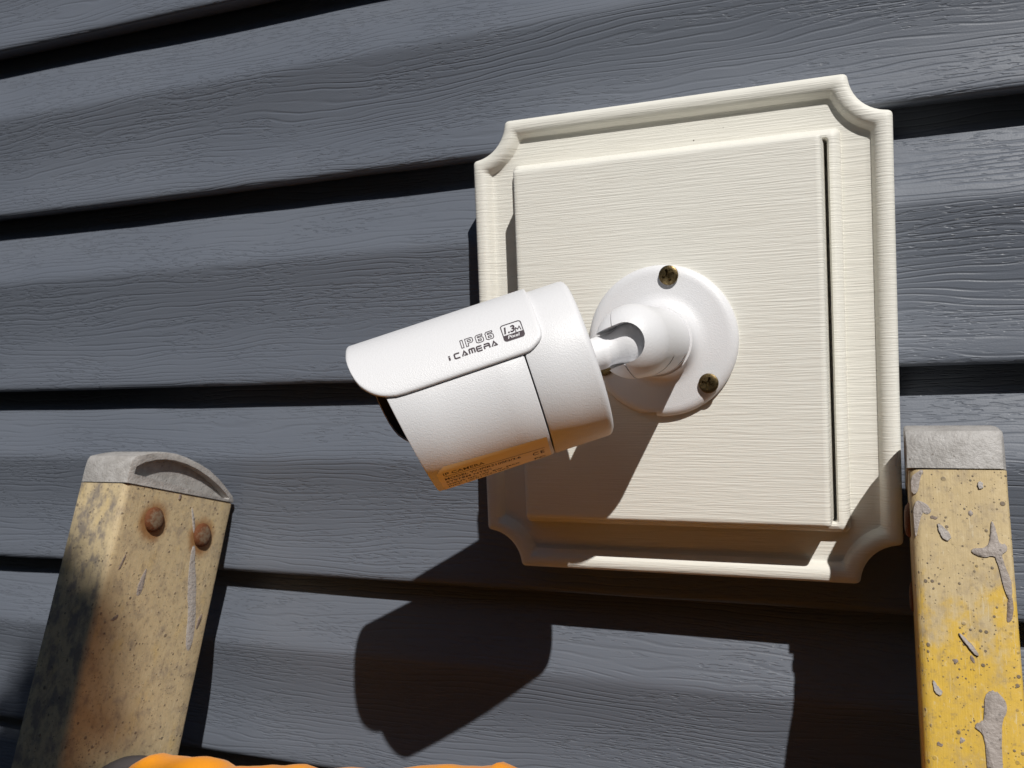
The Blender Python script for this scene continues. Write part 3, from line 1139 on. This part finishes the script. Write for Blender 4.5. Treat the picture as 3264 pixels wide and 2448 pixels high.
def rivet(parent, pt, w, t, sx, h=3.2, r=7.6):
    c = pt(0, w, t)
    prof = [(r * 0.9, -0.6), (r, 0.1), (r * 0.97, h * 0.35), (r * 0.8, h * 0.75), (r * 0.5, h * 0.95), (r * 0.15, h)]
    vs_, fs_ = lathe(prof, c, (-sx, 0, 0), 32)
    return mesh_obj('rivet', vs_, fs_, M['rust'], parent, smooth=50, at=c)


def splash(parent, pt, poly, mat, on='web', lift=0.18):
    """a thin blot of dried paint; poly in (u, v) on the web or the front flange"""
    pts = chaikin([Vector((p[0], p[1], 0)) for p in poly], 2)
    c = Vector((0, 0, 0))
    for p in pts:
        c += p
    c /= len(pts)
    V, UVs = [], []
    for (k, hh) in ((1.0, -0.1), (0.985, lift * 0.7), (0.93, lift)):
        for i, p in enumerate(pts):
            q = c + (p - c) * k
            jit = 0.45 * hn(p.x / 1.0, p.y / 1.3, 3.0) + 0.25 * hn(p.x / 0.4, p.y / 0.4, 7.0)
            q = q + (p - c).normalized() * jit
            V.append(pt(-hh, q.x, q.y) if on == 'web' else pt(q.x, -hh, q.y))
            UVs.append((q.x, q.y))
    n = len(pts)
    F = grid(3, n, False, True) + [tuple(2 * n + k for k in range(n))]
    return mesh_obj('paint_splash', V, F, mat, parent, smooth=50, uvs=UVs)


def oval(u, v, a, b, rot=0.0, n=9, rough=0.25, seed=0):
    rnd = random.Random(seed)
    out = []
    for i in range(n):
        t = 2 * math.pi * i / n
        k = 1 + rough * (rnd.random() - 0.5) * 2
        x, y = a * k * math.cos(t), b * k * math.sin(t)
        out.append((u + x * math.cos(rot) - y * math.sin(rot), v + x * math.sin(rot) + y * math.cos(rot)))
    return out


railL, ptL = rail(OL, DL, -1, 88.0, 7.0, M['railL'])
railR, ptR = rail(OR, DR, 1, 83.0, 0.0, M['railR'])
end_cap(railL, ptL, 88.0)
end_cap(railR, ptR, 83.0)
rivet(railL, ptL, 25.7, 19.0, -1)
rivet(railL, ptL, 66.8, 24.1, -1)
rivet(railR, ptR, 25.7, 19.0, 1, 2.4, 7.6)
rivet(railR, ptR, 64.0, 50.0, 1, 1.6, 7.0)
# paint marks, left rail (web)
splash(railL, ptL, [(53, 8), (54.5, 8.5), (58.5, 16), (61, 24), (59.5, 24), (56.5, 17)], M['pale_paint'])
splash(railL, ptL, [(60.5, 31), (63.5, 31), (66, 42), (70.5, 52), (74, 66), (78, 80), (79, 97), (74.5, 97), (72, 88), (70, 74), (65, 60), (62, 46)], M['pale_paint'])
splash(railL, ptL, oval(27.5, 57, 2.3, 8.5, 0.08, seed=3), M['grey_paint'], lift=0.15)
splash(railL, ptL, oval(80.5, 78, 1.2, 5.0, 0.15, seed=5), M['mud_paint'], lift=0.2)
splash(railL, ptL, oval(41.5, 3.0, 0.7, 2.0, 0.2, seed=6), M['mud_paint'], lift=0.8)
splash(railL, ptL, oval(10, 46, 0.9, 5.5, 0.3, seed=8), M['mud_paint'], lift=0.12)
splash(railL, ptL, oval(14, 78, 1.2, 3.0, 0.9, seed=9), M['mud_paint'], lift=0.12)
# paint marks, right rail (front flange)
fl = dict(on='flange')
splash(railR, ptR, [(0.8, 4), (4.5, 0.8), (6.0, 1.2), (4.2, 4.5), (3.6, 9.5), (2.0, 11.5), (0.6, 10.5)], M['grey_paint'], **fl)
splash(railR, ptR, [(1.2, 15), (3.5, 13.5), (7.0, 15.5), (8.0, 18.5), (6.2, 19.5), (5.0, 18), (3.6, 21), (2.4, 26), (1.3, 30), (1.0, 22)], M['grey_paint'], **fl)
splash(railR, ptR, oval(8.6, 20.6, 1.2, 0.8, seed=2), M['mud_paint'], **fl)
splash(railR, ptR, [(9.6, 23), (10.8, 23.2), (13.8, 25.8), (14.8, 28.2), (13.2, 30.2), (11.2, 28.8), (10.2, 26)], M['pale_paint'], lift=0.8, **fl)
splash(railR, ptR, oval(26.4, 7.4, 1.3, 1.5, seed=4), M['pale_paint'], lift=0.8, **fl)
splash(railR, ptR, oval(22.2, 18.4, 1.0, 1.3, seed=7), M['grey_paint'], **fl)
splash(railR, ptR, [(29.2, 21.5), (30.3, 21.5), (31.2, 26), (31.8, 30.4), (34.6, 30.0), (34.4, 33.2), (32.4, 34.2), (33.2, 39.0), (35.0, 44), (35.2, 50), (33.6, 52.5), (32.2, 47.5), (31.2, 40), (29.8, 34.6), (25.5, 36.2), (21.2, 34.2), (21.6, 32.4), (26, 32.2), (28.6, 29.5)], M['grey_paint'], lift=0.6, **fl)
splash(railR, ptR, [(33.4, 50.5), (35.2, 51), (35.0, 56), (34.0, 60.2), (32.2, 60.6), (32.8, 55)], M['mud_paint'], **fl)
splash(railR, ptR, [(14.8, 65.6), (16.0, 65.8), (20.0, 70), (22.0, 73.6), (20.8, 74), (17.5, 69.8)], M['grey_paint'], lift=0.9, **fl)
splash(railR, ptR, oval(19.4, 75.2, 0.7, 1.6, -0.3, seed=12), M['mud_paint'], **fl)
splash(railR, ptR, [(4.6, 84.2), (5.6, 84.6), (6.8, 86.6), (8.4, 88.2), (7.4, 90.4), (5.2, 88.8)], M['pale_paint'], lift=0.7, **fl)
splash(railR, ptR, [(22.6, 89), (24.6, 86.2), (27.8, 86.6), (30.0, 89.6), (30.4, 93.5), (28.4, 96.5), (27.6, 104), (27.4, 118), (27.0, 134), (22.6, 134), (22.0, 118), (21.8, 104), (20.6, 101.6), (18.6, 100.6), (19.0, 98.6), (21.6, 98.4), (22.4, 94)], M['grey_paint'], lift=0.5, **fl)
splash(railR, ptR, oval(13.6, 76.4, 1.1, 0.9, seed=21), M['mud_paint'], **fl)
splash(railR, ptR, oval(14.0, 105.5, 1.0, 1.1, seed=22), M['grey_paint'], **fl)
splash(railR, ptR, oval(6.0, 108.0, 1.1, 0.8, seed=23), M['mud_paint'], **fl)
# rungs
for k in range(7):
    dn = 190.0 + 300.0 * k
    pa = ptL(0.5, 44, dn)
    pb = ptR(0.5, 42, dn - 5)
    ax = pb - pa
    L = ax.length
    vs, fs = lathe([(15.5, -3.0), (15.5, 0.0), (15.0, 1.0), (15.0, L / 2), (15.0, L - 1.0), (15.5, L), (15.5, L + 3.0)], pa, ax, 28)
    mesh_obj('rung', vs, fs, M['alu'], ladder, smooth=40)
for (P_, s_) in ((ptL, -1), (ptR, 1)):
    c = P_(16, 42, 2282)
    vs, fs = box_vf(c + Vector((0, 0, 2)), (30, 0, 0), (0, 55, 0), (0, 0, 9))
    bmv = mesh_obj('foot', vs, fs, M['black'], ladder, smooth=0)
    bv = bmv.modifiers.new('bevel', 'BEVEL')
    bv.width = 0.004
    bv.segments = 2

# ------------------------------------------------------------------ orange jacket over the top rung
ra, rb = ptL(0, 44, 190), ptR(0, 42, 185)
jacket = None
TOP = [(-322, -24), (-310, -10.8), (-303, -4.3), (-295, -1.3), (-288, -1.9), (-276, -0.8), (-262, -0.8), (-253, -2), (-247, -4.3), (-233, -3), (-219, -1.3), (-194, 1.7), (-187, 1), (-152, 3.4), (-120, 8), (-111, 9.6), (-102, 9.6), (-90, 10), (-82, 11.9), (-78, 14.3), (-74, 12.8), (-61, 9), (14, 5), (104, 0)]


def tops(x):
    for (x0, y0), (x1, y1) in zip(TOP, TOP[1:]):
        if x0 <= x <= x1:
            return y0 + (y1 - y0) * (x - x0) / (x1 - x0)
    return TOP[0][1] if x < TOP[0][0] else TOP[-1][1]


vs = []
nx, JP = 150, []
for i in range(nx + 1):
    x = -322 + 426 * i / nx
    q = (x - ra.x) / (rb.x - ra.x)
    c = ra.lerp(rb, q)
    top = tops(x)
    ring = []
    RJ = 31.0
    for j in range(40):
        w_ = j / 39.0
        if w_ < 0.42:                                  # front flap, flared outwards to bounce orange light up
            h = (0.42 - w_) / 0.42
            fold = 9 * hn(x / 34.0, 2.0, h * 0.8) * (0.25 + h) + 3 * hn(x / 12.0, 7.0, h * 2) * (0.3 + h)
            ring.append(Vector((x + 10 * h * hn(x / 60, 1, 3), c.y - RJ - 4 - 190 * h + fold, c.z - 3 - 20 * h - 330 * h * h)))
        elif w_ < 0.74:                                # over the top
            t = math.pi * (w_ - 0.42) / 0.32
            rr = RJ + 1.6 * hn(x / 16.0, t * 1.2, 4.0) + 0.5 * hn(x / 9.0, t * 2.0, 9.0)
            up = math.sin(t)
            ring.append(Vector((x, c.y - math.cos(t) * (rr + 2), c.z + up * (rr + top + 6.5))))
        else:                                          # back flap
            h = (w_ - 0.74) / 0.26
            fold = 5 * hn(x / 30.0, 12.0, h) * (0.2 + h)
            ring.append(Vector((x, c.y + RJ - 3 * h + fold * 0.6, c.z - 2 - 150 * h)))
    vs += ring
fs = grid(nx + 1, 40)
jacket = mesh_obj('work_jacket', vs, fs, M['cloth'], None, smooth=80)
sm = jacket.modifiers.new('thickness', 'SOLIDIFY')
sm.thickness = 0.003
sm.offset = -1
tag(jacket, 'bright orange work jacket hung over the ladder rung', 'jacket')
# dark strap looped round the same rung
ctr = ra.lerp(rb, 0.028)
sv_ = []
for k in range(48):
    t = 2 * math.pi * k / 48
    for m in range(10):
        s = 2 * math.pi * m / 10
        rr = 36.0 + 4.0 * math.cos(s) + 1.0 * hn(math.cos(t) * 2, math.sin(t) * 2, 3)
        sv_.append(ctr + Vector((8.5 * math.sin(s) - 5 * math.sin(t), -math.cos(t) * rr, math.sin(t) * (rr - 8) - 0.5)))
st = mesh_obj('webbing_strap', sv_, grid(48, 10, True, True), M['strap'], None, smooth=60)
tag(st, 'dark grey webbing strap looped round the ladder rung beside the orange jacket', 'strap')

# ------------------------------------------------------------------ unseen tree added on the sunny side, leaf lobes placed to shade the lower left
tree = thing('added_shade_tree', (40, -1500, -2300), 'unseen slender leafy tree added to cast soft shade on the lower left', 'tree')


def tube(pts, rad, n=8):
    V = []
    for i, p in enumerate(pts):
        a, b = Vector(pts[max(0, i - 1)]), Vector(pts[min(len(pts) - 1, i + 1)])
        d = (b - a).normalized()
        e1 = d.orthogonal().normalized()
        e2 = d.cross(e1)
        for k in range(n):
            t = 2 * math.pi * k / n
            V.append(Vector(p) + (e1 * math.cos(t) + e2 * math.sin(t)) * rad[i])
    return V, grid(len(pts), n, False, True) + [tuple(range(n)), tuple((len(pts) - 1) * n + k for k in range(n))]


LOBE = Vector((-492 + 1062, -1600, -352 + 1989))
MAIN = Vector((-30, -1330, 560))
mesh_obj('trunk', *join_vf(tube([(40, -1500, -2310), (30, -1480, -1400), (0, -1430, -400), (-20, -1350, 350), (20, -1320, 700)], [55, 44, 34, 22, 12]),
                           tube([(0, -1345, 400), (160, -1400, 800), (380, -1500, 1250), tuple(LOBE)], [14, 9, 6, 3]), tube([(380, -1500, 1250), (560, -1560, 1420), (670, -1600, 1519)], [6, 5, 3]),
                           tube([(-20, -1350, 200), (-200, -1450, 500), (-330, -1500, 700)], [14, 9, 4])), M['bark'], tree, smooth=60)
rnd = random.Random(11)
V, F = [], []
for (c, r, n) in ((LOBE, 112, 1500), (LOBE + Vector((-60, -20, -110)), 140, 1500), (Vector((-392 + 1062, -1600, -470 + 1989)), 88, 1000), (MAIN, 330, 900), (MAIN + Vector((-220, -120, 120)), 220, 350)):
    for _ in range(n):
        while True:
            p = Vector((rnd.uniform(-1, 1), rnd.uniform(-1, 1), rnd.uniform(-1, 1)))
            if p.length < 1:
                break
        p = c + p * r
        d = Vector((rnd.uniform(-1, 1), rnd.uniform(-1, 1), rnd.uniform(-0.8, 0.5))).normalized()
        e = d.orthogonal().normalized()
        e = (e * math.cos(rnd.uniform(0, 6)) + d.cross(e) * math.sin(rnd.uniform(0, 6))).normalized()
        L, W = rnd.uniform(26, 44), rnd.uniform(11, 18)
        o = len(V)
        nrm_ = d.cross(e)
        V += [p - d * L * .5, p + e * W * .5 + nrm_ * 2, p + d * L * .5, p - e * W * .5 + nrm_ * 2]
        F += [(o, o + 1, o + 2), (o, o + 2, o + 3)]
mesh_obj('crown', V, F, M['leaf'], tree, smooth=0)

drop_keys()
